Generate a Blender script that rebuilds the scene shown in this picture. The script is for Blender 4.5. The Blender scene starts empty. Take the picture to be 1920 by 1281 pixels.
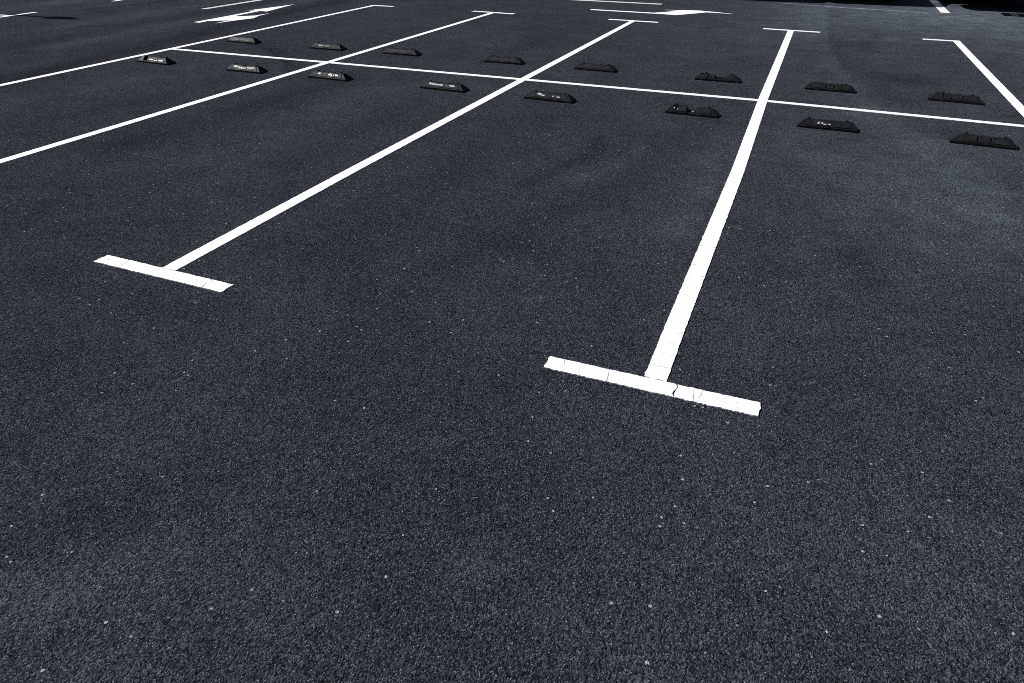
import bpy, bmesh, math, random
import numpy as np
from mathutils import Vector, Matrix
from mathutils import noise as mnoise
random.seed(11)
sc = bpy.context.scene
COL = sc.collection
PI = math.pi

# ------------------------------------------------------------------ helpers
def tag(o, label=None, cat=None, group=None, kind=None):
    if label: o['label'] = label
    if cat: o['category'] = cat
    if group: o['group'] = group
    if kind: o['kind'] = kind
    return o

def build(name, bm, mat, parent=None, smooth=False):
    me = bpy.data.meshes.new(name)
    bm.normal_update()
    bm.to_mesh(me); bm.free()
    for m in (mat if isinstance(mat, (list, tuple)) else [mat]):
        me.materials.append(m)
    if smooth:
        for p in me.polygons: p.use_smooth = True
    o = bpy.data.objects.new(name, me)
    COL.objects.link(o)
    if parent is not None: o.parent = parent
    return o

def empty(name, loc, rz=0.0):
    o = bpy.data.objects.new(name, None)
    o.empty_display_size = .2
    COL.objects.link(o)
    o.location = loc; o.rotation_euler = (0, 0, rz)
    return o

def box(bm, x0, x1, y0, y1, z0, z1, bev=0.0):
    r = bmesh.ops.create_cube(bm, size=1.0)
    for v in r['verts']:
        v.co = Vector(((x0+x1)/2 + v.co.x*(x1-x0), (y0+y1)/2 + v.co.y*(y1-y0), (z0+z1)/2 + v.co.z*(z1-z0)))
    if bev > 0:
        es = list({e for v in r['verts'] for e in v.link_edges})
        bmesh.ops.bevel(bm, geom=es, offset=bev, segments=2, affect='EDGES', profile=.6)

def cyl(bm, p0, p1, r0, r1=None, n=20):
    r1 = r0 if r1 is None else r1
    p0 = Vector(p0); p1 = Vector(p1)
    d = (p1-p0); q = d.to_track_quat('Z', 'Y').to_matrix()
    a = []; b = []
    for k in range(n):
        t = 2*PI*k/n
        c = Vector((math.cos(t), math.sin(t), 0))
        a.append(bm.verts.new(p0 + q @ (c*r0))); b.append(bm.verts.new(p1 + q @ (c*r1)))
    for k in range(n):
        bm.faces.new((a[k], a[(k+1) % n], b[(k+1) % n], b[k]))
    bm.faces.new(a[::-1]); bm.faces.new(b)

# ------------------------------------------------------------------ materials
def mat_new(name):
    m = bpy.data.materials.new(name); m.use_nodes = True
    nt = m.node_tree
    return m, nt, nt.nodes['Principled BSDF']

class N:
    def __init__(s, nt): s.nt = nt
    def n(s, t, **kw):
        o = s.nt.nodes.new(t)
        for k, v in kw.items(): setattr(o, k, v)
        return o
    def l(s, a, b): s.nt.links.new(a, b)
    def math(s, op, a, b=None, c=None, clamp=False):
        o = s.n('ShaderNodeMath', operation=op); o.use_clamp = clamp
        for i, v in enumerate((a, b, c)):
            if v is None: continue
            if hasattr(v, 'is_output'): s.l(v, o.inputs[i])
            else: o.inputs[i].default_value = v
        return o.outputs[0]
    def noise(s, co, scale, detail=2, rough=.5, dist=0.0):
        o = s.n('ShaderNodeTexNoise')
        o.inputs['Scale'].default_value = scale; o.inputs['Detail'].default_value = detail
        o.inputs['Roughness'].default_value = rough; o.inputs['Distortion'].default_value = dist
        s.l(co, o.inputs['Vector']); return o.outputs['Fac']
    def voro(s, co, scale, feature='F1', rnd=1.0):
        o = s.n('ShaderNodeTexVoronoi', feature=feature)
        o.inputs['Scale'].default_value = scale; o.inputs['Randomness'].default_value = rnd
        s.l(co, o.inputs['Vector']); return o
    def ramp(s, v, a, b, c=0.0, d=1.0):
        o = s.n('ShaderNodeMapRange'); o.inputs[1].default_value = a; o.inputs[2].default_value = b
        o.inputs[3].default_value = c; o.inputs[4].default_value = d; o.clamp = True
        s.l(v, o.inputs[0]); return o.outputs[0]
    def mix(s, f, a, b):
        o = s.n('ShaderNodeMix', data_type='RGBA')
        if hasattr(f, 'is_output'): s.l(f, o.inputs[0])
        else: o.inputs[0].default_value = f
        for k, v in ((6, a), (7, b)):
            if hasattr(v, 'is_output'): s.l(v, o.inputs[k])
            else: o.inputs[k].default_value = (*v, 1)
        return o.outputs[2]
    def vscale(s, col, f):
        o = s.n('ShaderNodeVectorMath', operation='SCALE'); s.l(col, o.inputs[0])
        if hasattr(f, 'is_output'): s.l(f, o.inputs['Scale'])
        else: o.inputs['Scale'].default_value = f
        return o.outputs[0]

def asphalt_material():
    m, nt, b = mat_new('asphalt'); g = N(nt)
    tc = g.n('ShaderNodeTexCoord').outputs['Object']
    # warp so the stones are not cell-like
    wn = g.n('ShaderNodeTexNoise'); wn.inputs['Scale'].default_value = 60; wn.inputs['Detail'].default_value = 1
    g.l(tc, wn.inputs['Vector'])
    wv = g.vscale(wn.outputs['Color'], .007)
    ad = g.n('ShaderNodeVectorMath', operation='ADD'); g.l(tc, ad.inputs[0]); g.l(wv, ad.inputs[1])
    co = ad.outputs[0]
    v1 = g.voro(co, 165); v2 = g.voro(co, 300)
    r1 = g.n('ShaderNodeSeparateColor'); g.l(v1.outputs['Color'], r1.inputs[0])
    r2 = g.n('ShaderNodeSeparateColor'); g.l(v2.outputs['Color'], r2.inputs[0])
    n_mid = g.noise(tc, 48, 4, .75)
    n_cm = g.noise(tc, 20, 5, .9)
    n_big = g.noise(tc, 1.3, 4, .62)
    n_huge = g.noise(tc, .33, 3, .55)
    wear_and_light = g.n('ShaderNodeAttribute', attribute_name='wear_and_light').outputs['Fac']
    # albedo
    f = g.math('MULTIPLY', g.ramp(r1.outputs[0], 0, 1, .45, 1.6), g.ramp(r2.outputs[1], 0, 1, .6, 1.4))
    f = g.math('MULTIPLY', f, g.ramp(n_mid, .25, .75, .75, 1.25))
    f = g.math('MULTIPLY', f, g.ramp(n_cm, .3, .7, .66, 1.34))
    f = g.math('POWER', f, 1.15)
    f = g.math('MULTIPLY', f, g.ramp(n_big, .25, .75, .84, 1.16))
    f = g.math('MULTIPLY', f, g.ramp(n_huge, .3, .7, .90, 1.10))
    n_dm = g.noise(tc, 3.7, 4, .65)
    f = g.math('MULTIPLY', f, g.ramp(n_dm, .3, .7, .86, 1.14))
    f = g.math('MULTIPLY', f, g.math('ADD', 1.0, g.math('MULTIPLY', g.math('SUBTRACT', wear_and_light, 1.0), g.ramp(n_dm, .3, .7, .8, 1.8))))
    col = g.mix(g.ramp(n_big, .3, .7), (.0278, .0324, .0386), (.0288, .0325, .0384))
    col = g.vscale(col, f)
    # pale chippings: medium grey ones everywhere, a few white
    v3 = g.voro(co, 85); r3 = g.n('ShaderNodeSeparateColor'); g.l(v3.outputs['Color'], r3.inputs[0])
    dens = g.ramp(n_dm, .3, .7, .91, .80)
    pick = g.math('GREATER_THAN', r3.outputs[0], dens)
    near = g.math('LESS_THAN', v3.outputs['Distance'], g.ramp(r3.outputs[2], 0, 1, .11, .33))
    sp = g.math('MULTIPLY', pick, near)
    v4 = g.voro(tc, 30); r4 = g.n('ShaderNodeSeparateColor'); g.l(v4.outputs['Color'], r4.inputs[0])
    pick4 = g.math('GREATER_THAN', r4.outputs[0], g.ramp(n_huge, .4, .65, .88, .78))
    near4 = g.math('LESS_THAN', v4.outputs['Distance'], g.ramp(g.math('POWER', r4.outputs[2], 1.6), 0, 1, .055, .16))
    sp4 = g.math('MULTIPLY', pick4, near4)
    col = g.mix(g.math('MULTIPLY', sp, g.ramp(r3.outputs[1], 0, 1, .25, 1)), col, (.27, .295, .33))
    col = g.mix(sp4, col, (.38, .37, .37))
    # tiny fine glints of pale sand
    v5 = g.voro(co, 330); r5 = g.n('ShaderNodeSeparateColor'); g.l(v5.outputs['Color'], r5.inputs[0])
    col = g.mix(g.math('MULTIPLY', g.math('GREATER_THAN', r5.outputs[0], .91), g.ramp(r5.outputs[1], 0, 1, .0, .75)), col, (.22, .245, .275))
    g.l(col, b.inputs['Base Color'])
    b.inputs['Roughness'].default_value = .78
    b.inputs['Diffuse Roughness'].default_value = .15
    b.inputs['Specular IOR Level'].default_value = 0.0
    # relief: domed stones with pits between them
    h1 = g.math('MULTIPLY', g.math('SUBTRACT', 1.0, g.ramp(v1.outputs['Distance'], 0, .75)), g.ramp(r1.outputs[1], 0, 1, .35, 1))
    h2 = g.math('MULTIPLY', g.math('SUBTRACT', 1.0, g.ramp(v2.outputs['Distance'], 0, .75)), g.ramp(r2.outputs[2], 0, 1, .2, .6))
    hs = g.math('ADD', g.math('MULTIPLY', h1, .0048), g.math('MULTIPLY', h2, .0020))
    hs = g.math('ADD', hs, g.math('MULTIPLY', n_mid, .012))
    hs = g.math('ADD', hs, g.math('MULTIPLY', sp4, .003))
    bp = g.n('ShaderNodeBump'); bp.inputs['Strength'].default_value = 1.0; bp.inputs['Distance'].default_value = 1.0
    g.l(hs, bp.inputs['Height']); g.l(bp.outputs[0], b.inputs['Normal'])
    return m

def paint_material(name='line_paint', base=(.84, .83, .83), dirt=.10, chip=.0):
    m, nt, b = mat_new(name); g = N(nt)
    tc = g.n('ShaderNodeTexCoord').outputs['Object']
    n1 = g.noise(tc, 5, 5, .65); n2 = g.noise(tc, 60, 4, .7); v = g.voro(tc, 150)
    col = g.mix(g.math('MULTIPLY', g.ramp(n1, .45, .75), dirt*2), base, (.50, .49, .48))
    col = g.mix(g.math('MULTIPLY', g.ramp(n2, .58, .75), dirt*2.5), col, (.45, .45, .46))
    # pin holes where the stones come through
    ch = g.math('MULTIPLY', g.math('GREATER_THAN', g.noise(tc, 46, 3, .6), .745-chip), 1.0)
    col = g.mix(ch, col, (.05, .053, .06))
    g.l(col, b.inputs['Base Color'])
    b.inputs['Roughness'].default_value = .62; b.inputs['Specular IOR Level'].default_value = .3
    bp = g.n('ShaderNodeBump'); bp.inputs['Strength'].default_value = .6; bp.inputs['Distance'].default_value = .002
    g.l(g.math('ADD', n2, g.math('MULTIPLY', v.outputs['Distance'], .7)), bp.inputs['Height']); g.l(bp.outputs[0], b.inputs['Normal'])
    return m

def rubber_material(name, c=(.0065, .0074, .0076), dust=(.034, .038, .038), amt=.25, rough=.50):
    m, nt, b = mat_new(name); g = N(nt)
    tc = g.n('ShaderNodeTexCoord').outputs['Object']
    oi = g.n('ShaderNodeObjectInfo')
    ad = g.n('ShaderNodeVectorMath', operation='ADD'); g.l(tc, ad.inputs[0])
    g.l(g.vscale(oi.outputs['Location'], 3.7), ad.inputs[1]); co = ad.outputs[0]
    n1 = g.noise(co, 16, 5, .7); n2 = g.noise(co, 120, 3, .6)
    geo = g.n('ShaderNodeNewGeometry'); sx = g.n('ShaderNodeSeparateXYZ'); g.l(geo.outputs['Normal'], sx.inputs[0])
    d = g.math('MULTIPLY', g.ramp(n1, .42, .72), g.ramp(sx.outputs[2], .1, .9, .4, 1))
    g.l(g.mix(g.math('MULTIPLY', d, amt*2), c, dust), b.inputs['Base Color'])
    g.l(g.ramp(n1, .3, .7, rough-.08, rough+.16), b.inputs['Roughness'])
    b.inputs['Specular IOR Level'].default_value = .07
    bp = g.n('ShaderNodeBump'); bp.inputs['Strength'].default_value = .5; bp.inputs['Distance'].default_value = .003
    g.l(g.math('ADD', g.math('MULTIPLY', n1, 1.5), n2), bp.inputs['Height']); g.l(bp.outputs[0], b.inputs['Normal'])
    return m

def simple(name, c, rough=.5, metal=0.0, spec=.5, nz=.15, coat=0.0, scale=30):
    m, nt, b = mat_new(name); g = N(nt)
    tc = g.n('ShaderNodeTexCoord').outputs['Object']
    n1 = g.noise(tc, scale, 4, .6)
    g.l(g.mix(g.ramp(n1, .3, .7), tuple(x*(1-nz) for x in c), tuple(x*(1+nz) for x in c)), b.inputs['Base Color'])
    b.inputs['Roughness'].default_value = rough; b.inputs['Metallic'].default_value = metal
    b.inputs['Specular IOR Level'].default_value = spec; b.inputs['Coat Weight'].default_value = coat
    return m

M_ASPH = asphalt_material()
M_PAINT = paint_material()
M_PAINT_OLD = paint_material('lane_paint', (.62, .58, .54), .25, .03)
M_PAINT_BAY = paint_material('bay_paint', (.78, .75, .72), .10, .0)
M_RUB = rubber_material('black_rubber')
M_PANEL = rubber_material('panel_rubber', (.0125, .0150, .0145), (.045, .05, .05), .3, .5)
M_RUB_D = rubber_material('dusty_rubber', (.007, .008, .009), (.030, .033, .036), .35, .5)
M_CAP = simple('bolt_rubber', (.006, .006, .007), .5, spec=.2)
M_STICK = simple('reflective_film', (.50, .51, .52), .35, nz=.25, scale=90)
M_STICKG = simple('worn_film', (.10, .11, .115), .4, spec=.3, nz=.6, scale=60)
M_STICKD = simple('faded_film', (.025, .027, .029), .55, spec=.15, nz=.5, scale=60)
M_IRON = simple('cast_iron', (.002, .0025, .0025), .7, 0, .04)
M_BAR = simple('worn_iron', (.035, .038, .038), .6, 0, .1, .4)
M_PIT_SHADE = simple('pit_shade', (.0015, .002, .002), .9, spec=.03)
M_STEEL = simple('galvanised_steel', (.35, .36, .37), .45, .9)

# ------------------------------------------------------------------ ground sheet with wear and some painted light
def ground():
    def axis(a, b, st):
        inner = np.arange(a, b+1e-6, st)
        return np.concatenate([[-900, -300, -110, -50, a-12, a-3], inner, [b+3, b+12, 60, 130, 320, 900]])
    xs = axis(-13.0, 14.0, .055); ys = axis(-8.5, 13.5, .055)
    X, Y = np.meshgrid(xs, ys)
    nx, ny = len(xs), len(ys)
    W = np.ones_like(X)
    def blob(cx, cy, rx, ry, a):
        nonlocal W
        W *= 1 + a*np.exp(-(((X-cx)/rx)**2 + ((Y-cy)/ry)**2))
    def brush(pts, w, a, soft=1.0):
        nonlocal W
        D = np.full_like(X, 1e9)
        for (x0, y0), (x1, y1) in zip(pts[:-1], pts[1:]):
            dx, dy = x1-x0, y1-y0
            t = np.clip(((X-x0)*dx+(Y-y0)*dy)/(dx*dx+dy*dy), 0, 1)
            D = np.minimum(D, np.hypot(X-x0-t*dx, Y-y0-t*dy))
        W *= 1 + a*np.exp(-(D/w)**(2*soft))
    # paler worn paths, plus a painted-in brightening at the top right
    brush([(8.38, 1.9), (8.52, .8), (8.67, -.1), (8.9, -.88), (9.18, -1.8), (9.31, -2.9)], .20, .24)
    brush([(8.75, 5.9), (8.95, 5.2), (8.75, 4.3), (8.5, 4.0)], .10, -.18)
    brush([(7.9, 8.6), (7.95, 6.8), (8.1, 5.0)], .5, .18)
    brush([(10.5, 9.0), (11.2, 7.4), (12.0, 6.0)], .9, .22)
    blob(10.3, 8.3, 3.0, 3.0, 1.15); blob(9.0, -1.2, 2.0, 3.0, .12); blob(6.3, -6.9, .8, .7, .12); blob(8.4, 4.6, 1.6, 3.2, .20); blob(9.3, -1.8, 1.4, 2.2, .12); blob(-6.5, 4.5, 2.5, 2.5, .2)  # first blob paints light into the colour, brightening the top right
    brush([(10.9, 6.0), (10.6, 3.0), (10.5, 0.0)], .35, .14)
    blob(9.08, 1.75, .35, .35, -.28); blob(9.0, .6, .25, .2, -.22); blob(8.75, 1.2, .3, .4, -.12)
    blob(9.25, -.55, .25, .16, -.25); blob(8.72, 4.0, .12, .5, -.22); blob(9.0, 5.4, .2, .3, -.15)
    brush([(7.48, -1.6), (7.46, -2.4), (7.44, -3.6)], .12, .22)
    brush([(7.16, -1.2), (7.0, -2.4), (6.7, -3.6), (6.35, -4.6)], .17, -.13)
    brush([(6.47, -2.0), (6.52, -2.25), (6.46, -2.6), (6.3, -3.2)], .07, -.26)
    brush([(6.86, -2.1), (6.78, -2.5), (6.62, -3.0)], .09, .14)
    brush([(5.8, -1.5), (5.7, -3.0), (5.6, -4.6)], .3, -.10)
    blob(6.62, -4.2, .16, .1, -.22); blob(8.46, -3.58, .10, .20, -.28); blob(8.52, -3.9, .08, .12, -.22); blob(8.30, -3.75, .07, .10, -.15); blob(8.7, -2.9, .2, .1, -.12)
    blob(8.95, -2.6, .5, .8, .20); blob(8.2, -2.2, .3, .9, .06)
    brush([(4.37, -1.2), (4.37, -2.3), (4.46, -3.5)], .22, -.13)
    brush([(3.1, -.6), (3.0, -2.0), (2.9, -3.6)], .25, -.22)
    brush([(3.7, -1.0), (3.7, -2.2), (3.8, -3.6)], .25, .10)
    blob(5.9, 2.6, 1.0, 1.6, .08); blob(6.4, 4.6, .8, .8, .06)
    brush([(4.3, 4.9), (4.2, 3.0), (4.15, 1.2)], .25, -.10)
    brush([(3.0, 4.6), (3.0, 2.4)], .3, .10)
    # lane west of the bays: tyre-polished bands along the lane
    brush([(-1.5, 6.5), (-1.15, 2.6), (-.55, -.9), (-.2, -3.0)], .30, -.30)
    brush([(-2.2, 7.0), (-1.95, .9), (-1.85, -.6)], .22, .30)
    brush([(-2.7, 7.0), (-2.6, 2.0), (-2.4, -1.0)], .22, -.16)
    brush([(-3.6, 7.0), (-3.5, 1.0)], .30, .25); brush([(-5.0, 2.6), (-4.6, 5.5)], .10, -.3)
    brush([(-4.6, 7.0), (-4.5, 2.2)], .25, -.16)
    brush([(-6.6, 6.0), (-6.5, 2.0)], .5, .22)
    brush([(1.0, -1.4), (.8, -3.0), (.9, -4.5)], .4, .10)
    brush([(1.9, -1.2), (1.7, -3.2)], .2, -.12)
    xb = np.interp(Y, [1.9, 2.7, 4.6, 8.2], [8.46, 8.32, 8.21, 8.14]) + .02*np.sin(Y*5.3)
    dd = X - xb; yy = np.exp(-np.clip((1.9-Y)/.4, 0, 9)**2) * np.exp(-np.clip((Y-8.0)/.6, 0, 9)**2)
    W *= 1 + yy*(np.where(dd > 0, -.24*np.exp(-dd/.35), .10*np.exp(dd/.5)))
    # skid arcs
    arc = [(.50, .76), (.85, .56), (1.19, .36), (1.56, .05), (1.89, -.20), (2.05, -.40), (2.2, -.62)]
    brush(arc, .05, -.40); brush([(x+.10, y+.07) for x, y in arc], .035, -.26)
    brush([(-3.3, 1.0), (-2.88, 1.12), (-1.78, 1.28), (-.6, 1.2)], .035, -.28)
    brush([(7.05, 6.32), (7.75, 6.56)], .05, -.32)
    brush([(10.2, 9.5), (10.55, 9.66)], .05, -.3)
    # old faded stripe
    brush([(7.2, 9.22), (7.33, 9.2), (7.81, 9.05), (8.51, 8.88), (9.19, 8.81), (9.88, 8.63)], .05, 1.9, 2)
    # foreground clouds of wear
    blob(6.25, -6.93, .12, .12, .26); blob(6.15, -6.6, .14, .16, -.20); blob(6.42, -7.08, .12, .08, -.12)
    blob(6.5, -6.75, .16, .12, .18); blob(8.7, -5.95, .25, .25, .15); blob(8.1, -5.9, .3, .2, .08)
    blob(7.1, -6.2, .4, .3, -.06); blob(6.4, -5.4, .5, .6, -.10); blob(7.35, -6.35, .14, .12, .1)
    me = bpy.data.meshes.new('asphalt_ground')
    V = np.stack([X.ravel(), Y.ravel(), np.zeros(X.size)], 1).astype(np.float32)
    i = np.arange((nx-1)*(ny-1)); r = i//(nx-1); c = i % (nx-1); a = r*nx+c
    F = np.stack([a, a+1, a+nx+1, a+nx], 1).astype(np.int32)
    me.vertices.add(len(V)); me.vertices.foreach_set('co', V.ravel())
    me.loops.add(F.size); me.loops.foreach_set('vertex_index', F.ravel())
    me.polygons.add(len(F)); me.polygons.foreach_set('loop_start', np.arange(0, F.size, 4, dtype=np.int32))
    me.polygons.foreach_set('loop_total', np.full(len(F), 4, dtype=np.int32))
    me.update(calc_edges=True)
    at = me.attributes.new('wear_and_light', 'FLOAT', 'POINT'); at.data.foreach_set('value', W.ravel().astype(np.float32))
    me.materials.append(M_ASPH)
    o = bpy.data.objects.new('asphalt_ground', me); COL.objects.link(o)
    tag(o, 'dark grey asphalt surface of the open car park', 'ground', kind='structure')
ground()

# ------------------------------------------------------------------ painted stripes (raised thermoplastic)
def slab(bm, pts, z):
    n = len(pts)
    t = [bm.verts.new((x, y, z)) for x, y in pts]
    b = [bm.verts.new((x, y, -.002)) for x, y in pts]
    try: bm.faces.new(t)
    except ValueError: return
    for k in range(n):
        bm.faces.new((t[k], b[k], b[(k+1) % n], t[(k+1) % n]))

def jit(s, seed, amp):
    return amp*(mnoise.noise(Vector((s*19.0, seed, 0)))*1.1 + mnoise.noise(Vector((s*85.0, seed+7, 3)))*1.1)

def stripe(bm, path, w, z, step=.02, amp=.0022, cuts=(), seed=0.0, ends=True):
    """path: list of (x, y); cuts: (distance along, slant, gap, wander)"""
    P = [Vector(p) for p in path]
    L = [0.0]
    for a, b in zip(P[:-1], P[1:]): L.append(L[-1]+(b-a).length)
    tot = L[-1]
    def at(s):
        s = min(max(s, 0.0), tot)
        for k in range(len(P)-1):
            if s <= L[k+1] or k == len(P)-2:
                t = (s-L[k])/(L[k+1]-L[k]); d = (P[k+1]-P[k]).normalized()
                return P[k].lerp(P[k+1], t), Vector((-d.y, d.x))
    def pt(s, v):
        c, n = at(s)
        d = Vector((n.y, -n.x))
        over = s - min(max(s, 0.0), tot)
        q = c + n*v + d*over
        return (q.x, q.y)
    marks = [(0.0, 0.0, 0.0, .004 if ends else 0.0)] + sorted(cuts) + [(tot, 0.0, 0.0, .004 if ends else 0.0)]
    VS = [-.5, -.3, -.1, .1, .3, .5]
    def edge(mk, side, j):
        s0, sl, gap, wd = mk
        out = []
        for v in VS:
            g = gap*.5*(.35+1.3*abs(mnoise.noise(Vector((s0*37+j, v*9, seed)))*2))
            e = wd*mnoise.noise(Vector((s0*11+j*3.1, v*5.3, seed+2)))*1.6
            out.append((s0 + sl*v + e + (g if side > 0 else -g), v*w))
        return out
    for j, (m0, m1) in enumerate(zip(marks[:-1], marks[1:])):
        E0 = edge(m0, 1, j); E1 = edge(m1, -1, j+1)
        def sub(Ea, Eb):
            lo = []; hi = []
            s, e = Ea[0][0], Eb[0][0]; k = max(1, int((e-s)/step))
            for i in range(1, k): q = s+(e-s)*i/k; lo.append(pt(q, -w/2 + jit(q, seed, amp)))
            s, e = Ea[-1][0], Eb[-1][0]; k = max(1, int((e-s)/step))
            for i in range(1, k): q = s+(e-s)*i/k; hi.append(pt(q, w/2 + jit(q, seed+50, amp)))
            poly = [pt(*p) for p in Ea[::-1]] + lo + [pt(*p) for p in Eb] + hi[::-1]
            slab(bm, poly, z)
        sA, sB = max(p[0] for p in E0), min(p[0] for p in E1)
        n = max(1, int((sB-sA)/.6)); prev = E0
        for i in range(1, n+1):
            if i == n: nxt = E1
            else:
                q = sA+(sB-sA)*i/n; nxt = [(q, v*w) for v in VS]
            sub(prev, nxt); prev = nxt

def crossing_cuts(a, b, mean, seed, gap=.0011):
    rr = random.Random(seed); s = a; out = []
    while s < b:
        s += rr.uniform(.35, 1.7)*mean
        out.append((s, rr.uniform(-.012, .012), gap*rr.uniform(.5, 1.5), .012))
    return out

WL = .094
def bay_line(path, label, near_bar=None, far_bar=None, cuts=(), near_cuts=(), seed=0.0):
    bm = bmesh.new()
    stripe(bm, path, WL, .0040, .012, .0032, cuts, seed)
    o = build('parking_line', bm, M_PAINT)
    tag(o, label, 'painted line', 'white lines dividing the parking bays', 'structure')
    for bar, ct, sd in ((near_bar, near_cuts, 1), (far_bar, (), 2)):
        if bar:
            bm = bmesh.new()
            stripe(bm, bar[:2], bar[2], .0046, .009, .0032, ct, seed+sd*13.7)
            build('end_bar', bm, M_PAINT, o)
    return o

bay_line([(-.10, -5.2), (-.17, -2.5), (-.223, 0), (-.335, 5.33)], 'leftmost long bay line, nearest the lane with the two-headed arrow, ending in a one-sided bar',
         near_bar=((-.1, -5.25), (.35, -5.25), .088), far_bar=((-.385, 5.36), (.115, 5.38), .105), seed=1)
bay_line([(2.385, -5.2), (2.38, -4.31), (2.342, 0), (2.309, 5.29)], 'second long bay line from the left, its near end running out of view at the left edge',
         near_bar=((1.94, -5.25), (2.82, -5.25), .088), far_bar=((1.87, 5.37), (2.75, 5.30), .105), seed=2)
bay_line([(4.996, -5.214), (4.984, -3.43), (4.992, .044), (5.002, 5.25)], 'middle long bay line whose near end meets a cracked bar on the left of the foreground',
         near_bar=((4.543, -5.256), (5.443, -5.266), .090), far_bar=((4.56, 5.31), (5.45, 5.275), .105),
         near_cuts=[(.176, -.005, .0028, .012), (.329, -.008, .0010, .014), (.388, -.018, .0024, .008), (.470, -.02, .0007, .01), (.549, .001, .0012, .01), (.628, -.004, .0010, .012), (.764, -.005, .0038, .010)],
         cuts=crossing_cuts(.3, 3.2, .5, 5, .0008), seed=3)
bay_line([(7.648, -5.212), (7.646, -4.79), (7.652, -2.31), (7.627, .06), (7.626, 5.19)], 'bay line right of centre whose near end meets the closest cracked bar in the foreground',
         near_bar=((7.188, -5.266), (8.070, -5.260), .090), far_bar=((7.19, 5.25), (8.07, 5.205), .105),
         near_cuts=[(.075, -.019, .0016, .010), (.147, -.018, .0014, .012), (.192, .030, .0012, .008), (.272, -.013, .0024, .006), (.382, -.016, .0010, .010), (.553, -.008, .0055, .008), (.628, -.008, .0020, .006), (.655, .012, .0015, .010), (.790, 0, .0006, .02)],
         cuts=[(.098, -.004, .0018, .008), (.20, .002, .0012, .008), (.31, .004, .0012, .008), (.40, -.006, .0015, .008)]+crossing_cuts(.42, 1.4, .10, 8, .0018)+crossing_cuts(1.4, 4.5, .25, 9, .0014), seed=4)
bay_line([(10.07, -5.2), (10.035, -.03), (10.024, .56), (9.982, 5.06)], 'rightmost long bay line, slanting out of the picture at the right edge',
         near_bar=((9.65, -5.25), (10.1, -5.25), .088), far_bar=((9.53, 5.11), (10.03, 5.10), .105), seed=5)
bm = bmesh.new()
stripe(bm, [(-.185, -.026), (2.342, .012), (4.994, .040), (7.627, .056), (9.99, -.028)], .088, .0032, .025, .0025, crossing_cuts(5.4, 10, .8, 3, .0008), 9)
tag(build('centre_line', bm, M_PAINT), 'white line running across all the bays between the two rows of wheel stops', 'painted line', None, 'structure')

# bays on the far west side
for y0, y1, x, lb in ((1.02, 1.95, -5.455, 'white bar at the far left edge crossed by the lamp shadow'),
                      (3.79, 4.68, -5.70, 'short white bar cut off by the top edge, beyond the lamp shadow')):
    bm = bmesh.new()
    xb = x if y0 < 3 else x
    stripe(bm, [(xb+.04, y0), (xb-.04, y1)], .092, .0046, .03, .002, (), 21+y0)
    o = build('parking_line', bm, M_PAINT); tag(o, lb, 'painted line', 'white bars of the bays beyond the lane', 'structure')
    bm = bmesh.new()
    yc = (y0+y1)/2-.05
    stripe(bm, [(xb-.06, yc), (xb-5.2, yc-.12)], .10, .0038, .05, .002, (), 22+y0)
    build('bay_stripe', bm, M_PAINT, o)
bm = bmesh.new(); stripe(bm, [(-3.02, 3.56), (-3.06, 6.6)], .13, .004, .03, .003, (), 31)
tag(build('lane_dash', bm, M_PAINT_OLD), 'dull worn lane dash beside the two-headed arrow', 'painted line', 'dashes of the driving lanes', 'structure')
bm = bmesh.new(); stripe(bm, [(1.6, 7.99), (4.96, 7.955)], .16, .004, .03, .003, (), 33)
tag(build('lane_dash', bm, M_PAINT_OLD), 'lane dash at the top edge above the curved arrow', 'painted line', 'dashes of the driving lanes', 'structure')
bm = bmesh.new(); stripe(bm, [(10.238, 8.78), (10.25, 14.6)], .155, .004, .03, .003, (), 35)
tag(build('parking_line', bm, M_PAINT_BAY), 'bay line by the parked cars at the top right, its end in the sun', 'painted line', None, 'structure')

def arrow(poly, label, seed):
    pts = []
    for k, a in enumerate(poly):
        b = poly[(k+1) % len(poly)]; a = Vector(a); b = Vector(b); n = max(1, int((b-a).length/.05))
        d = (b-a).normalized(); nn = Vector((-d.y, d.x))
        for i in range(n):
            s = (b-a).length*i/n
            q = a.lerp(b, i/n) + (nn*jit(s, seed+k, .003) if i else Vector((0, 0)))
            pts.append((q.x, q.y))
    bm = bmesh.new(); slab(bm, pts, .004)
    tag(build('lane_arrow', bm, M_PAINT), label, 'painted arrow', 'white arrows painted on the driving lanes', 'structure')
arrow([(-1.863, 2.10), (-1.722, 2.095), (-1.745, 2.288), (-1.507, 2.484), (-1.476, 2.592), (-1.43, 2.12), (-1.37, 2.50), (-1.265, 2.90),
       (-1.385, 3.18), (-1.452, 3.56), (-1.478, 3.20), (-1.651, 3.031), (-1.765, 2.95), (-1.83, 3.78), (-1.66, 3.74), (-1.90, 4.86), (-2.085, 3.73), (-1.945, 3.77), (-1.89, 2.9)],
      'white two-headed lane arrow pointing straight on and right', 3)
arrow([(3.869, 6.45), (3.859, 6.58), (5.10, 6.53), (5.499, 7.02), (5.19, 7.05), (5.595, 7.17), (5.846, 7.215), (6.04, 7.152), (6.52, 6.965), (6.012, 6.99), (5.881, 6.79), (5.556, 6.357), (5.318, 6.40)],
      'white lane arrow with one curved head near the top centre', 5)

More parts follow.
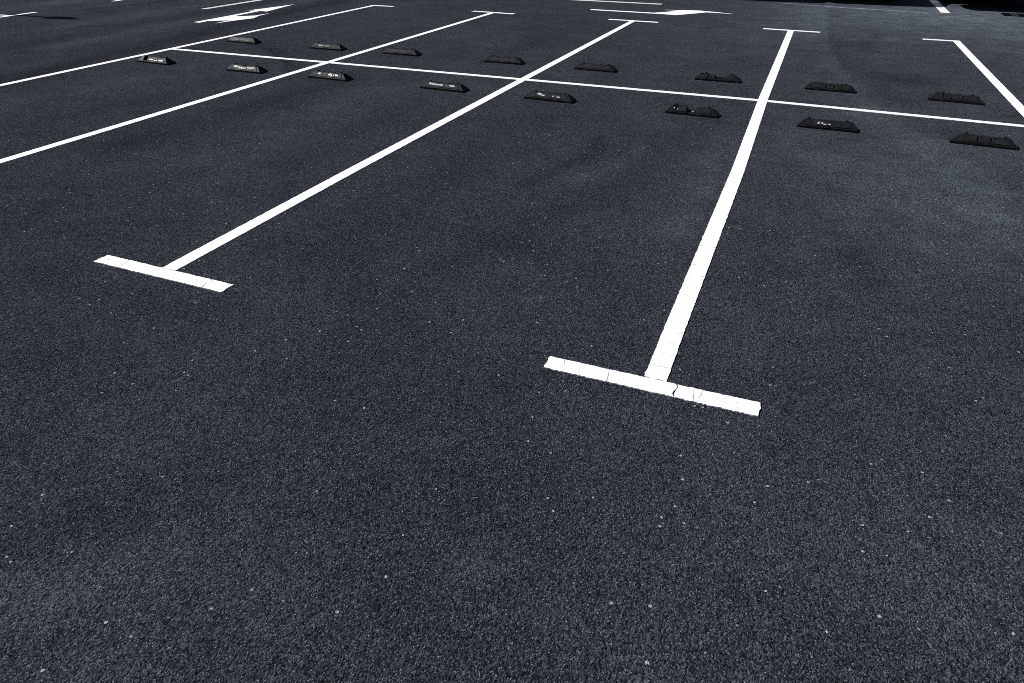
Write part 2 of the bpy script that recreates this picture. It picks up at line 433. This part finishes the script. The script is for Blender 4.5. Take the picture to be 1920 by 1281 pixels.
# ------------------------------------------------------------------ wheel stops
H = .068; D = .145
SEC = [(0, 0), (0, .018), (.009, .021), (.048, H-.003), (.053, H), (.092, H), (.097, H-.003), (.136, .021), (D, .018), (D, 0)]
def stop_body(L, hf, seed):
    """lofted hipped block; hf(u) gives the height still standing at 0..1 along the length"""
    bm = bmesh.new(); rings = []
    us = sorted(set([0, .004, .02, .04, .08, .113, .123, .14] + [.165+.67*k/67 for k in range(68)] + [.86, .877, .887, .92, .96, .98, .996, 1.0]))
    for u in us:
        x = -L/2 + u*L
        e = min(u, 1-u)*L
        hmax = min(.018 + .050*max(0, e-.004)/.056, H) if e > .004 else .018
        hmax *= 1.0
        brk = hf(u)
        ring = []
        for k, (y, z) in enumerate(SEC):
            if z > .018:
                zz = min(z, hmax, H*brk)
                if u in (0, 1.0): zz = .018
                # front and back edges follow the slope as the hip narrows
                if z >= H-.003 and zz < z-.001:
                    f = (zz-.021)/(H-.021)
                    y = (.009+.041*f+(.004 if k == 4 else 0)) if y < D/2 else (.136-.041*f-(.004 if k == 5 else 0))
                    if brk < .9: y = SEC[k][0]
                    zz += (mnoise.noise(Vector((x*90, y*160, seed)))*.008 if brk < .9 else 0)
                z = max(zz, .0185)
            if min(u, 1-u) == 0: y = min(max(y, .006), D-.006)
            ring.append(bm.verts.new((x + mnoise.noise(Vector((y*40, seed, z*40)))*.0015, y + mnoise.noise(Vector((x*14, seed+z*9, 1)))*.002, z + (mnoise.noise(Vector((x*18, y*20, seed)))*.0016 if z > .03 else 0))))
        rings.append(ring)
    n = len(SEC)
    for a, b in zip(rings[:-1], rings[1:]):
        for k in range(n-1): bm.faces.new((a[k], b[k], b[k+1], a[k+1]))
        bm.faces.new((a[n-1], b[n-1], b[0], a[0]))
    bm.faces.new(rings[0]); bm.faces.new(rings[-1][::-1])
    return bm

def film(L, frags, seed):
    """ragged scraps of reflective film on the sloping front face; frags: (u0, u1, t0, t1)"""
    bm = bmesh.new(); rr = random.Random(seed)
    a = Vector((0, .009, .021)); b = Vector((0, .048, H-.003)); nrm = Vector((0, -(b.z-a.z), b.y-a.y)).normalized()
    for (u0, u1, t0, t1) in frags:
        x0, x1 = -L/2+u0*L, -L/2+u1*L
        n = max(3, int((x1-x0)/.006)); lo = []; hi = []
        for i in range(n+1):
            x = x0+(x1-x0)*i/n
            lo.append((x, t0 + (t1-t0)*rr.uniform(0, .35))); hi.append((x, t1 - (t1-t0)*rr.uniform(0, .4)))
        tp = []; bt = []
        for x, t in lo + hi[::-1]:
            c = a.lerp(b, t); c.x = x
            tp.append(bm.verts.new(c + nrm*.0046)); bt.append(bm.verts.new(c - nrm*.001))
        bm.faces.new(tp); m = len(tp)
        for k in range(m): bm.faces.new((tp[k], bt[k], bt[(k+1) % m], tp[(k+1) % m]))
    return bm

def ribs(u, places, w=.010, depth=.12):
    f = 1.0
    for p in places:
        if abs(u-p) < w: f = min(f, 1-depth)
    return f

def wheel_stop(xl, yl, xr, yr, label, mat, hf=None, seed=0.0, frags=(), fmat=None, caps=(.19, .80), panels=((.15, .85),)):
    L = math.hypot(xr-xl, yr-yl); ang = math.atan2(yr-yl, xr-xl)
    root = empty('wheel_stop', ((xl+xr)/2, (yl+yr)/2, 0), ang)
    tag(root, label, 'wheel stop', 'rubber wheel stops in the parking bays')
    hf = hf or (lambda u: ribs(u, (.36, .64), .006, .07))
    build('body', stop_body(L, hf, seed), mat, root)
    for (u0, u1) in panels:
        bm = bmesh.new()
        a = Vector((0, .009, .021)); b = Vector((0, .048, H-.003)); nrm = Vector((0, -(b.z-a.z), b.y-a.y)).normalized()
        x0, x1 = -L/2+u0*L, -L/2+u1*L
        lo0, lo1 = x0-(.020 if u0 < .2 else 0), x1+(.020 if u1 > .8 else 0)
        pts = [(lo0, .14), (lo1, .14), (x1, .93), (x0, .93)]
        tp = []; bt = []
        for x, t in pts:
            c = a.lerp(b, t); c.x = x; tp.append(bm.verts.new(c+nrm*.0032)); bt.append(bm.verts.new(c-nrm*.002))
        bm.faces.new(tp)
        for k in range(4): bm.faces.new((tp[k], bt[k], bt[(k+1) % 4], tp[(k+1) % 4]))
        bmesh.ops.bevel(bm, geom=[e for e in bm.edges if all(v in tp for v in e.verts)], offset=.0015, segments=1, affect='EDGES')
        build('front_panel', bm, M_PANEL, root)
    for q, fr in enumerate(frags): build('reflective_scrap', film(L, [fr], int(seed*7)+1+q), fmat or M_STICK, root)
    for c in caps:
        bm = bmesh.new(); x = -L/2+c*L
        cyl(bm, (x, .082, H-.006), (x, .082, H+.008), .018, .015, 6)
        cyl(bm, (x, .082, H+.0075), (x, .082, H+.013), .009, .008, 8)
        build('bolt_cap', bm, M_CAP, root)
    return root

def gap_profile(a, b, low, extra=()):
    def f(u):
        if a < u < b: return low + .10*mnoise.noise(Vector((u*60, 3, a*9)))
        for (p, q, l) in extra:
            if p < u < q: return l
        return 1.0
    return f

FAR = 'beyond the cross line'
# far row (beyond the centre line)
wheel_stop(.060, .760, .575, .745, 'dusty wheel stop beyond the cross line, right beside the leftmost bay line', M_RUB, seed=1.1, frags=[(.2, .42, .2, .7), (.5, .78, .2, .6)], fmat=M_STICKD)
wheel_stop(1.512, .765, 2.022, .768, 'dark wheel stop beyond the cross line, left of the second bay line', M_RUB, seed=2.3, frags=[(.25, .42, .3, .8), (.48, .6, .3, .7)], fmat=M_STICKG)
wheel_stop(2.653, .818, 3.172, .816, 'dark wheel stop beyond the cross line, right of the second bay line', M_RUB, seed=3.7, frags=[(.3, .42, .2, .6), (.5, .7, .2, .6)], fmat=M_STICKD)
wheel_stop(4.138, .820, 4.655, .826, 'plain black wheel stop beyond the cross line, left of the middle bay line', M_RUB, seed=4.2)
wheel_stop(5.345, .832, 5.857, .822, 'plain black wheel stop beyond the cross line, right of the middle bay line', M_RUB, seed=5.9)
wheel_stop(6.812, .803, 7.312, .807, 'broken wheel stop beyond the cross line with its top torn away right of middle', M_RUB, gap_profile(.44, .70, .50, [(.16, .24, .86), (.28, .42, .86)]), 6.4, caps=(.22, .80), panels=((.15, .27), (.72, .85)))
wheel_stop(8.002, .784, 8.507, .776, 'split-topped wheel stop beyond the cross line, second from the right in its row', M_RUB, lambda u: ribs(u, (.43, .58, .44), .011, .24), 7.1, caps=(.80,), panels=((.15, .41), (.455, .565), (.595, .85)))
wheel_stop(9.205, .752, 9.698, .725, 'rightmost wheel stop beyond the cross line, near the slanting right bay line', M_RUB, lambda u: ribs(u, (.26, .42, .62), .007, .16), 8.8, caps=(.24, .78), panels=((.15, .25), (.27, .41), (.43, .61), (.63, .85)))
# near row
wheel_stop(.099, -.905, .622, -.929, 'leftmost near wheel stop, greyed, with a hole broken in its top left', M_RUB_D, gap_profile(.20, .32, .42, [(.72, .76, .9)]), 9.2, [(.40, .52, .25, .65), (.56, .66, .2, .5), (.70, .84, .2, .6)], M_STICKG, caps=(.86,), panels=((.35, .85),))
wheel_stop(1.521, -.893, 2.025, -.897, 'second near wheel stop from the left with a scuffed shiny grey front', M_RUB_D, gap_profile(.46, .54, .82), 10.4, [(.20, .36, .35, .95), (.36, .56, .2, .75), (.60, .80, .35, .9)], M_STICKG)
wheel_stop(2.665, -.835, 3.188, -.853, 'near wheel stop with white scraps on its front, right of the second bay line', M_RUB, seed=11.6, frags=[(.24, .31, .42, .88), (.52, .60, .42, .9), (.585, .63, .2, .7), (.655, .675, .4, .85), (.70, .77, .35, .85)])
wheel_stop(4.118, -.817, 4.649, -.832, 'near wheel stop with the longest white worn strip, left of the middle bay line', M_RUB, seed=12.2, frags=[(.20, .31, .45, .98), (.30, .40, .38, .82), (.40, .51, .42, .82), (.585, .60, .4, .7), (.655, .70, .45, .82), (.70, .78, .35, .85)])
wheel_stop(5.336, -.815, 5.858, -.834, 'near wheel stop with one white scrap and two dots, right of the middle line', M_RUB, seed=13.5, frags=[(.26, .36, .45, .95), (.345, .42, .35, .68), (.585, .615, .38, .72), (.67, .74, .36, .62)])
wheel_stop(6.796, -.830, 7.292, -.843, 'broken near wheel stop with its middle piece missing', M_RUB, gap_profile(.415, .585, .40, [(.14, .17, .8), (.20, .225, .7)]), 14.9, [(.155, .18, .45, .85), (.225, .245, .3, .65)], caps=(.19, .80), panels=((.25, .40), (.60, .85)))
wheel_stop(8.001, -.861, 8.503, -.865, 'near wheel stop with a small white scribble, second from the right', M_RUB, seed=15.3, frags=[(.325, .36, .35, .80), (.39, .42, .38, .8), (.42, .475, .30, .52), (.50, .545, .35, .62)], caps=(.17, .80))
wheel_stop(9.219, -.880, 9.705, -.905, 'rightmost near wheel stop, plain black with a split top, nearest the right edge', M_RUB, lambda u: ribs(u, (.40, .41, .60), .009, .20), 16.7, caps=(.22, .80), panels=((.15, .39), (.42, .59), (.61, .85)))
# small white film scrap and loose crumb lying in the broken one are part of it
bs = [o for o in bpy.data.objects if o.get('label', '').startswith('broken near')][0]
bm = bmesh.new(); box(bm, .0, .024, .035, .052, .024, .034, .001); build('film_scrap', bm, M_STICK, bs)

# ------------------------------------------------------------------ drain grate by the parked cars
def grate():
    root = empty('drain_grate', (11.56, 8.965, 0))
    tag(root, 'dark slotted drain grate set in the asphalt before the black car shadow', 'drain')
    bm = bmesh.new()
    hx, hy = .36, .215
    box(bm, -hx, hx, -hy, -hy+.03, -.02, .006); box(bm, -hx, hx, hy-.03, hy, -.02, .006)
    box(bm, -hx, -hx+.03, -hy+.03, hy-.03, -.02, .006); box(bm, hx-.03, hx, -hy+.03, hy-.03, -.02, .006)
    build('frame', bm, M_IRON, root)
    bm = bmesh.new(); box(bm, -hx+.031, hx-.031, -hy+.031, hy-.031, -.01, .0022); build('pit_shade_plate', bm, M_PIT_SHADE, root)  # flat near-black plate, its colour stands for the shade below the bars
    bm = bmesh.new()
    for x in (-.205, -.140, .03, .095, .225):
        box(bm, x, x+.028, -hy+.031, hy-.031, .0024, .0058)
    build('bars', bm, M_BAR, root)
grate()

# ------------------------------------------------------------------ parked cars (mostly above the frame, they throw the shadows)
def car(loc, rz, paint, label, W=.88, LEN=4.35, hood=.80, top=1.46, wy=(.98, 3.52)):
    """front towards local -Y at y=0"""
    root = empty('parked_car', loc, rz)
    tag(root, label, 'car', 'cars parked at the far side')
    glass = M_GLASS
    R = .315
    def topz(y):
        if y < .06: return .68+ (hood-.68)*.5*(y/.06)**.5
        if y < 1.15: return hood-.10*max(0, (0.4-y)/.4)**1.5 + .12*(y-.06)/1.09
        if y > LEN-.10: return .80 + .18*((LEN-y)/.10)**.5
        return hood+.12+.05*math.sin((y-1.15)/(LEN-1.25)*PI)
    def half(y):
        e = min(y, LEN-y)
        return W*(1-.13*max(0, 1-e/.30)**2.2)
    def botz(y):
        z = .205 + .05*max(0, 1-min(y, LEN-y)/.5)
        for c in wy:
            d = abs(y-c)
            if d < R+.05: z = max(z, R+math.sqrt((R+.05)**2-d*d)-.0)
        return z
    bm = bmesh.new(); rings = []
    ys = sorted(set([round(LEN*k/70, 4) for k in range(71)] + [.01, .03, .06, LEN-.01, LEN-.03, LEN-.06]))
    for y in ys:
        h = half(y); t = topz(y); b = min(botz(y), t-.12); m = (b+t)*.5
        e = min(y, LEN-y); pull = .35 if e < .02 else 1
        prof = [(0, .205+.05*max(0, 1-e/.5)), (h*.78, .205+.05*max(0, 1-e/.5)), (h*.80, b), (h*.975, b+.005), (h, b+(t-b)*.25), (h*.995, b+(t-b)*.6), (h*.955, b+(t-b)*.86), (h*.86, b+(t-b)*.97), (h*.5, t+.018), (0, t+.028)]
        ring = [bm.verts.new((x*(1 if pull == 1 else .97), y, z)) for x, z in prof] + [bm.verts.new((-x*(1 if pull == 1 else .97), y, z)) for x, z in prof[-2:0:-1]]
        rings.append(ring)
    for a, b in zip(rings[:-1], rings[1:]):
        n = len(a)
        for k in range(n): bm.faces.new((a[k], b[k], b[(k+1) % n], a[(k+1) % n]))
    bm.faces.new(rings[0]); bm.faces.new(rings[-1][::-1])
    bmesh.ops.recalc_face_normals(bm, faces=bm.faces)
    build('body', bm, paint, root, True)
    # cabin roof with pillars; glass slightly inside
    base = hood+.10
    def cab(bm, g):
        Y0, Y1, Y2, Y3 = 1.05, 1.85, 3.35, 4.10
        st = [(Y0, 0.0), (1.45, .52), (Y1, .93), (2.4, 1.0), (2.9, .99), (Y2, .93), (3.8, .55), (Y3, 0.0)]
        rr = []
        for y, f in st:
            z = base+(top-base)*f; hb = W*.90-g; ht = (W*.90 - .20*f)-g
            rr.append([bm.verts.new(p) for p in ((-hb, y, base-.03), (-ht, y, z-g-.05*f), (-ht+.10, y, z-g), (ht-.10, y, z-g), (ht, y, z-g-.05*f), (hb, y, base-.03))])
        return rr
    bm = bmesh.new(); rr = cab(bm, .012)
    for i, (a, b) in enumerate(zip(rr[:-1], rr[1:])):
        for k in range(5): bm.faces.new((a[k], b[k], b[k+1], a[k+1]))
    bmesh.ops.recalc_face_normals(bm, faces=bm.faces)
    build('windows', bm, glass, root, False)
    bm = bmesh.new(); rr = cab(bm, 0)
    for i, (a, b) in enumerate(zip(rr[:-1], rr[1:])):
        if 2 <= i <= 4:
            for k in (1, 2, 3): bm.faces.new((a[k], b[k], b[k+1], a[k+1]))
    for s in (-1, 1):
        for i in (0, 1, 5, 6):       # slim pillars
            a, b = rr[i], rr[i+1]; ka = 1 if s < 0 else 4; kb = 2 if s < 0 else 3
            bm.faces.new((a[ka], b[ka], b[kb], a[kb]))
    geo = bmesh.ops.solidify(bm, geom=bm.faces[:], thickness=.010)
    bmesh.ops.recalc_face_normals(bm, faces=bm.faces)
    build('roof', bm, paint, root, True)
    bm = bmesh.new()
    bm.free()
    for s in (-1, 1):
        bm = bmesh.new(); box(bm, s*(W*.90-.115)-.02, s*(W*.90-.115)+.02, 2.58, 2.66, base-.02, top-.075, .004)
        build('door_pillar', bm, M_BLK, root)
    for s in (-1, 1):
        bm = bmesh.new(); box(bm, s*(W+.06)-.07, s*(W+.06)+.07, 1.33, 1.45, base-.02, base+.11, .03); build('mirror', bm, paint, root)
        bm = bmesh.new(); box(bm, s*W*.60-.17, s*W*.60+.17, .005, .22, .60, .71, .03); build('headlight', bm, M_LAMP, root)
        bm = bmesh.new(); box(bm, s*W*.70-.14, s*W*.70+.14, LEN-.16, LEN-.012, .72, .86, .03); build('tail_light', bm, M_TAIL, root)
    bm = bmesh.new(); box(bm, -W*.52, W*.52, -.012, .10, .30, .44, .02); build('grille', bm, M_BLK, root)
    bm = bmesh.new(); box(bm, -.26, .26, -.024, -.010, .45, .56, .004); build('number_plate', bm, M_PLATE, root)
    for c in wy:
        for s in (-1, 1):
            w = empty('wheel', (s*(W-.115), c, R)); w.parent = root
            bm = bmesh.new()
            prof = [(R-.10, -.095), (R-.02, -.10), (R, -.08), (R, .08), (R-.02, .10), (R-.10, .095)]
            n = 40; rg = []
            for k in range(n):
                t = 2*PI*k/n; rg.append([bm.verts.new((x, r*math.cos(t), r*math.sin(t))) for r, x in prof])
            for k in range(n):
                a, b = rg[k], rg[(k+1) % n]
                for j in range(len(prof)): bm.faces.new((a[j], a[(j+1) % len(prof)], b[(j+1) % len(prof)], b[j]))
            bmesh.ops.recalc_face_normals(bm, faces=bm.faces)
            build('tyre', bm, M_TYRE, w, True)
            bm = bmesh.new(); xo = s*.07
            cyl(bm, (xo-.01, 0, 0), (xo+.01, 0, 0), R-.10, n=32)
            cyl(bm, (xo, 0, 0), (xo+s*.022, 0, 0), .05, n=16)
            for k in range(5):
                t = 2*PI*k/5; d = Vector((0, math.cos(t), math.sin(t)))
                cyl(bm, Vector((xo+s*.014, 0, 0))+d*.03, Vector((xo+s*.014, 0, 0))+d*(R-.105), .025, .018, 8)
            build('rim', bm, M_RIM, w)
    return root
M_GLASS = simple('tinted_glass', (.012, .014, .016), .06, spec=.6, nz=.02)
M_BLK = simple('black_trim', (.015, .015, .016), .5)
M_LAMP = simple('lamp_glass', (.5, .52, .55), .1, .2, nz=.05)
M_TAIL = simple('red_lamp', (.25, .01, .012), .15, nz=.05)
M_PLATE = simple('plate_white', (.6, .6, .58), .4, nz=.03)
M_TYRE = rubber_material('tyre_rubber', (.012, .012, .013), (.06, .06, .06), .2, .6)
M_RIM = simple('alloy', (.45, .46, .48), .3, .9, nz=.05)
M_CARB = simple('car_paint_black', (.008, .008, .009), .25, 0, .5, .05, 1.0)
M_CARG = simple('car_paint_grey', (.09, .10, .11), .3, .3, .5, .05, 1.0)
M_CARW = simple('car_paint_white', (.6, .6, .6), .3, 0, .5, .03, 1.0)
car((11.25, 9.40, 0), 0, M_CARB, 'black car at the top right corner, only its tyre and deep shadow in view', LEN=4.75, wy=(1.38, 3.95))
car((8.71, 9.62, 0), .045, M_CARG, 'grey car whose shadow covers the far end of the bay line at the top', hood=.74)
car((6.36, 9.42, 0), .02, M_CARW, 'white car parked left of the grey one beyond the top edge', hood=.80)

# ------------------------------------------------------------------ street lamp whose shadow falls at the far left
SUN_EL = 38.0
SD = Vector((1.0, .064, 0)).normalized()           # direction the shadows fall
HL = 4.6
k = HL/math.tan(math.radians(SUN_EL))
hx, hy = -4.42 - SD.x*k, 1.575 - SD.y*k             # lamp head centre
root = empty('street_lamp', (hx-.55, hy-.03, 0), math.atan2(SD.y, SD.x))
tag(root, 'grey lamp post just outside the left edge that throws the thin shadow', 'lamp post')
bm = bmesh.new(); cyl(bm, (0, 0, 0), (0, 0, HL-.15), .075, .05, 20); cyl(bm, (0, 0, 0), (0, 0, .03), .14, .14, 20)
build('pole', bm, M_STEEL, root, False)
bm = bmesh.new()
pp = [Vector((0, 0, HL-.16)), Vector((.06, 0, HL-.06)), Vector((.2, 0, HL-.01)), Vector((.34, 0, HL))]
for a, b in zip(pp[:-1], pp[1:]): cyl(bm, a, b, .045, .04, 12)
build('arm', bm, M_STEEL, root)
bm = bmesh.new(); rings = []
for i in range(13):
    t = i/12; x = .20+.70*t; w = .15*math.sin(PI*min(1, .10+.86*t**.85))**.6+.004
    rings.append([bm.verts.new((x, w*math.cos(a), HL+.03+.30*w*math.sin(a))) for a in [2*PI*k2/16 for k2 in range(16)]])
for a, b in zip(rings[:-1], rings[1:]):
    for q in range(16): bm.faces.new((a[q], b[q], b[(q+1) % 16], a[(q+1) % 16]))
bm.faces.new(rings[0]); bm.faces.new(rings[-1][::-1]); bmesh.ops.recalc_face_normals(bm, faces=bm.faces)
build('lamp_head', bm, M_STEEL, root, True)

# ------------------------------------------------------------------ light
w = bpy.data.worlds.new('World'); sc.world = w; w.use_nodes = True
nt = w.node_tree; bg = nt.nodes['Background']
sky = nt.nodes.new('ShaderNodeTexSky'); sky.sky_type = 'NISHITA'; sky.sun_disc = False
sky.sun_elevation = math.radians(SUN_EL)
sun_dir = Vector((-SD.x*math.cos(math.radians(SUN_EL)), -SD.y*math.cos(math.radians(SUN_EL)), math.sin(math.radians(SUN_EL))))
sky.sun_rotation = math.atan2(sun_dir.x, sun_dir.y)
sky.air_density = 1.0; sky.dust_density = .6; sky.ozone_density = 1.5
nt.links.new(sky.outputs[0], bg.inputs[0]); bg.inputs[1].default_value = .05
ld = bpy.data.lights.new('sun', 'SUN'); ld.energy = 5.0; ld.angle = math.radians(.5); ld.color = (1.0, .975, .955)
lo = bpy.data.objects.new('sun', ld); COL.objects.link(lo)
lo.rotation_euler = (-sun_dir).to_track_quat('-Z', 'Y').to_euler(); lo.location = (0, 0, 20)

# ------------------------------------------------------------------ camera
cd = bpy.data.cameras.new('camera'); cam = bpy.data.objects.new('camera', cd); COL.objects.link(cam)
cd.sensor_fit = 'HORIZONTAL'; cd.sensor_width = 36.0; cd.lens = 36.0*1266.2666/1920
r = Vector((.92555719, .37859411, .00322438)); u = Vector((-.20677103, .49832677, .84197159)); f = Vector((-.31715869, .77995957, -.53951222))
mw = Matrix((( r.x, u.x, -f.x, 7.95573839), (r.y, u.y, -f.y, -7.55626709), (r.z, u.z, -f.z, 1.6512908), (0, 0, 0, 1)))
cam.matrix_world = mw
cd.clip_start = .05; cd.clip_end = 2000
sc.camera = cam
sc.view_settings.view_transform = 'Standard'; sc.view_settings.look = 'None'
sc.cycles.use_denoising = False
sc.cycles.filter_width = .85
sc.cycles.max_bounces = 4
sc.view_settings.exposure = .3; sc.view_settings.gamma = 1.0
